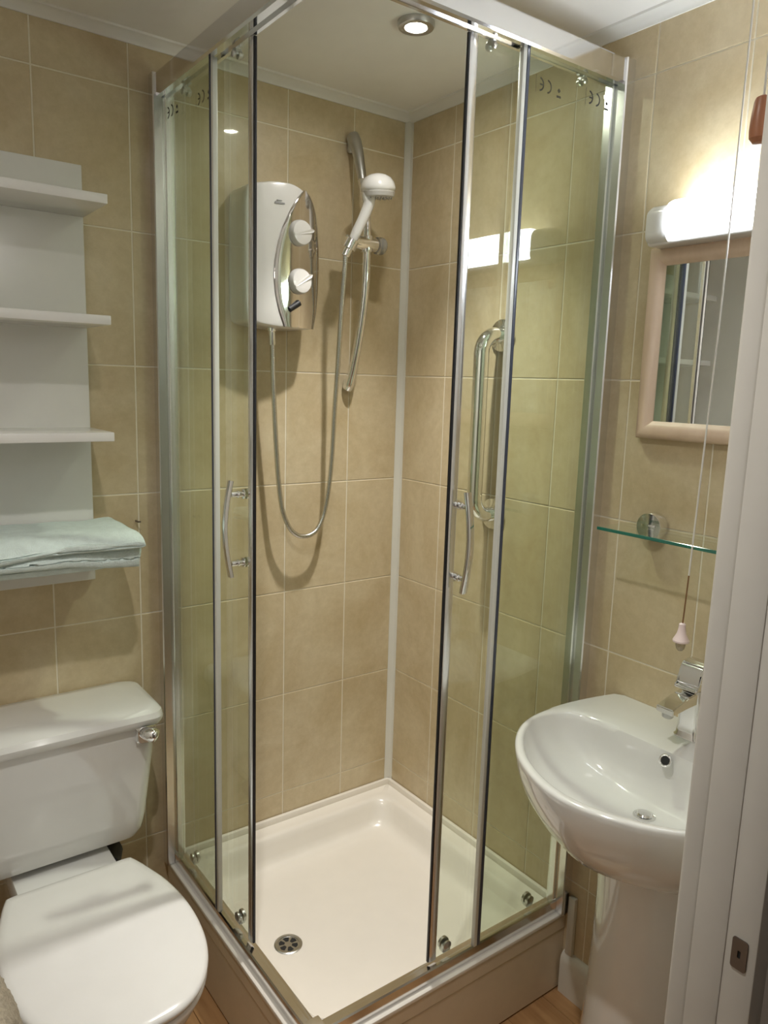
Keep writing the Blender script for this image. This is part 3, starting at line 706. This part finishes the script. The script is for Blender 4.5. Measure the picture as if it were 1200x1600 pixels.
# flush lever
LX, LY, LZ = -.849, -.1945, .681
bm = B(); loft(bm, [[V((p.x, LY - d, p.y)) for p in rrect(LX - h, LX + h, LZ - h, LZ + h, .010, 0, 6)] for h, d in ((.0225, 0), (.0225, .007), (.0195, .012))])
fl_ = new('flush_lever', bm, M['chrome'], t)
bm = B(); pts = spline([(LX - .006, LY - .008, LZ + .003), (LX - .003, LY - .020, LZ + .006), (LX + .006, LY - .030, LZ + .004), (LX + .016, LY - .035, LZ - .002)], 5)
tube(bm, pts, [.012, .0125, .013, .0135, .014, .0145, .015, .0155, .016, .0165, .0165, .0165, .016, .015, .013, .008], 16, up=(0, 0, 1)); new('lever_arm', bm, M['chrome'], fl_)
LID = [(0.0, -.236), (.07, -.236), (.120, -.2365), (.133, -.250), (.150, -.300), (.165, -.355), (.1745, -.425), (.1745, -.500), (.163, -.572), (.140, -.630), (.106, -.674), (.062, -.700), (0, -.708)]
def lidloop(n=5):
    c = spline([V((x, y, 0)) for x, y in LID], n); return [(p.x, p.y) for p in c] + [(-p.x, p.y) for p in c[-2:0:-1]]
LL = lidloop(); lc = (0, -.47)
LR = lambda z, s: [V((TC + x * s, lc[1] + (y - lc[1]) * s, z)) for x, y in LL]
def LRo(z, d):
    out = []; n = len(LL)
    for i in range(n):
        a, b = LL[i - 1], LL[(i + 1) % n]; tx, ty = b[0] - a[0], b[1] - a[1]; l = math.hypot(tx, ty) or 1
        nx, ny = ty / l, -tx / l
        if nx * (LL[i][0]) + ny * (LL[i][1] - lc[1]) < 0: nx, ny = -nx, -ny
        out.append(V((TC + LL[i][0] + nx * d, LL[i][1] + ny * d, z)))
    return out
bm = B(); loft(bm, [LRo(.403, -.006), LRo(.405, -.002), LRo(.411, 0), LRo(.416, -.002), LRo(.4195, -.007), LR(.4215, .90), LR(.4235, .6), LR(.424, .25)]); new('lid', bm, M['seat'], t, ang=50)
bm = B(); loft(bm, [LRo(.384, -.010), LRo(.386, -.004), LRo(.393, -.002), LRo(.400, -.004), LRo(.4025, -.010)]); new('seat', bm, M['seat'], t, ang=50)
# pan: rim, tapering bowl, foot
def pan(z, s, yb, yf_): 
    out = []
    for x, y in LL:
        u = (y + .236) / (-.708 + .236); out.append(V((TC + x * s, lerp(yb, yf_, u), z)))
    return out
bm = B(); loft(bm, [pan(.001, .62, -.16, -.50), pan(.03, .60, -.16, -.49), pan(.10, .56, -.17, -.48), pan(.18, .62, -.17, -.52), pan(.26, .78, -.18, -.60), pan(.32, .90, -.19, -.66), pan(.355, .955, -.2, -.688), pan(.375, .96, -.21, -.694), pan(.3835, .94, -.215, -.688)])
new('pan', bm, M['ceramic'], t, ang=60)
bm = B(); loft(bm, [rbox(.085, -.26, -.02, .03, .10), rbox(.095, -.26, -.02, .03, .25), rbox(.1025, -.262, -.022, .012, .34), rbox(.1035, -.262, -.022, .012, .398), rbox(.101, -.260, -.024, .012, .403)]); bm.verts.ensure_lookup_table()
new('pan_shelf', bm, M['ceramic'], t)
bm = B(); tube(bm, [(-.900, -.004, .35), (-.900, -.03, .350), (-.903, -.10, .352), (-.925, -.15, .352)], .024, 16); new('gap_shade', bm, M['black'], t)['label'] = 'black tube standing in for the shaded gap behind the pan'  # shade of the gap beside the pan shelf, built as a black tube

# ---- wall shelf unit
t = thing('wall_shelf', 'white wooden wall shelf unit with four shelves above the toilet', 'shelf unit', (-1.11, 0, 1.003))
sx0, sx1 = -1.325, -.897
bm = B(); box(bm, sx0, sx1, -.017, -.001, 1.003, 1.914, .001, 1); new('back_panel', bm, M['board'], t)
for z in (1.826, 1.5925, 1.3565, 1.118):
    bm = B(); box(bm, sx0, sx1 + .0006, -.190, -.017, z - .0185, z, .0015, 2); new('shelf', bm, M['board'], t)

# ---- folded towel on the lowest shelf, its folds hanging over the front edge
X0, X1 = -1.30, -.851
def flap(bm, yf0, ztop, zlow, th, x1, seed):
    rnd = random.Random(seed); ph = [rnd.uniform(0, 6.28) for _ in range(5)]; rings = []; n = 60
    for i in range(n + 1):
        u = i / n; x = lerp(X0, x1, u); e = min(1, (1 - u) / .03, u / .03); k = .35 + .65 * math.sqrt(max(0, e * (2 - e)))
        zt = ztop + .003 * math.sin(11 * x + ph[0]) - .010 * (1 - u); zl = interp(zlow, x); yfr = yf0 + .004 * math.sin(13 * x + ph[1])
        mid = [(-.021, zt), (-.06, zt + .002), (-.11, zt + .001), (yfr + .062, zt - .001), (yfr + .034, zt - .005), (yfr + .016, zt - .013), (yfr + .006, zt - .024), (yfr, lerp(zt - .024, zl, .35)), (yfr - .001, lerp(zt, zl, .75)), (yfr + .001, zl)]
        c = spline([V((0, a, b)) for a, b in mid], 4); A, Bk = [], []
        for q, p in enumerate(c):
            tg = (c[min(q + 1, len(c) - 1)] - c[max(q - 1, 0)]).normalized(); nr = V((0, tg.z, -tg.y)); v = q / (len(c) - 1)
            if nr.z < 0 or (abs(nr.z) < .3 and nr.y > 0): nr = -nr
            h = th * .5 * k * math.sqrt(max(.05, min(1, (1 - v) / .05)))
            wv = .0018 * math.sin(23 * x + 40 * p.y + ph[2]) * math.sin(31 * p.y + 9 * x + ph[3]) + .0012 * math.sin(61 * x + ph[4] + 50 * p.z)
            A.append(V((x + .006 * math.sin(6 * v + ph[4]) * u, p.y + nr.y * (h + wv), p.z + nr.z * (h + wv)))); Bk.append(V((x + .006 * math.sin(6 * v + ph[4]) * u, p.y - nr.y * h, p.z - nr.z * h)))
        rings.append(A + Bk[::-1])
    loft(bm, rings)
bm = B()
flap(bm, -.1985, 1.1235, [(-1.30, 1.066), (-1.13, 1.071), (-.95, 1.071), (-.85, 1.078)], .0085, X1 - .006, 1)
flap(bm, -.2095, 1.1345, [(-1.30, 1.083), (-1.13, 1.087), (-1.0, 1.085), (-.92, 1.074), (-.85, 1.069)], .0088, X1, 2)
flap(bm, -.2215, 1.1460, [(-1.30, 1.092), (-1.13, 1.103), (-1.06, 1.112), (-1.0, 1.124), (-.93, 1.122), (-.85, 1.119)], .0090, X1 - .002, 3)
tag(new('folded_towel', bm, M['towel'], loc=(-1.07, -.09, 1.118), ang=70), 'pale mint green towel folded on the lowest white shelf', 'towel')
bm = B(); tube(bm, [(-.794, -.0, 1.130), (-.794, -.016, 1.130), (-.790, -.022, 1.131)], [.0022, .0022, .0018], 8)
tag(new('wall_hook', bm, M['steel'], loc=(-.794, 0, 1.13)), 'tiny dark screw hook in the tiles beside the folded towel', 'hook')

# ---- fleecy towel over a rail on the left wall (only its edge is in view)
t = thing('towel_rail', 'chrome towel rail on the left wall', 'towel rail', (XW, -.78, .66))
bm = B(); tube(bm, [(-1.365, -.95, .655), (-1.365, -.60, .655)], .009, 14); new('bar', bm, M['chrome'], t)
for y in (-.945, -.605):
    bm = B(); lathe(bm, [(.022, 0), (.022, .006), (.010, .009), (.010, .06)], (XW, y, .655), (1, 0, 0), 18); new('bracket', bm, M['chrome'], t)
bm = B(); rings = []; rnd = random.Random(5)
for i in range(41):
    y = lerp(-.90, -.655, i / 40); e = min(1, i / 4, (40 - i) / 4); k = .78 + .22 * math.sqrt(max(0, e * (2 - e)))
    prof = [(-1.392, .36), (-1.396, .50), (-1.392, .62), (-1.378, .678), (-1.350, .700), (-1.312, .692), (-1.276, .668), (-1.250, .635), (-1.232, .590), (-1.216, .530), (-1.207, .46), (-1.206, .38), (-1.235, .375), (-1.262, .48), (-1.290, .58), (-1.325, .645), (-1.350, .668), (-1.378, .665), (-1.382, .62), (-1.377, .50), (-1.374, .36)]
    c = spline([V((lerp(-1.365, x, k if x > -1.345 else 1), y, z)) for x, z in prof], 5)
    rings.append([p + V((rnd.uniform(-.0035, .0035), rnd.uniform(-.002, .002), rnd.uniform(-.003, .003))) for p in c])
loft(bm, rings)
tag(new('fleecy_towel', bm, M['fluff'], loc=(-1.30, -.78, .68), ang=180), 'fluffy beige towel at the bottom left corner beside the toilet', 'towel')
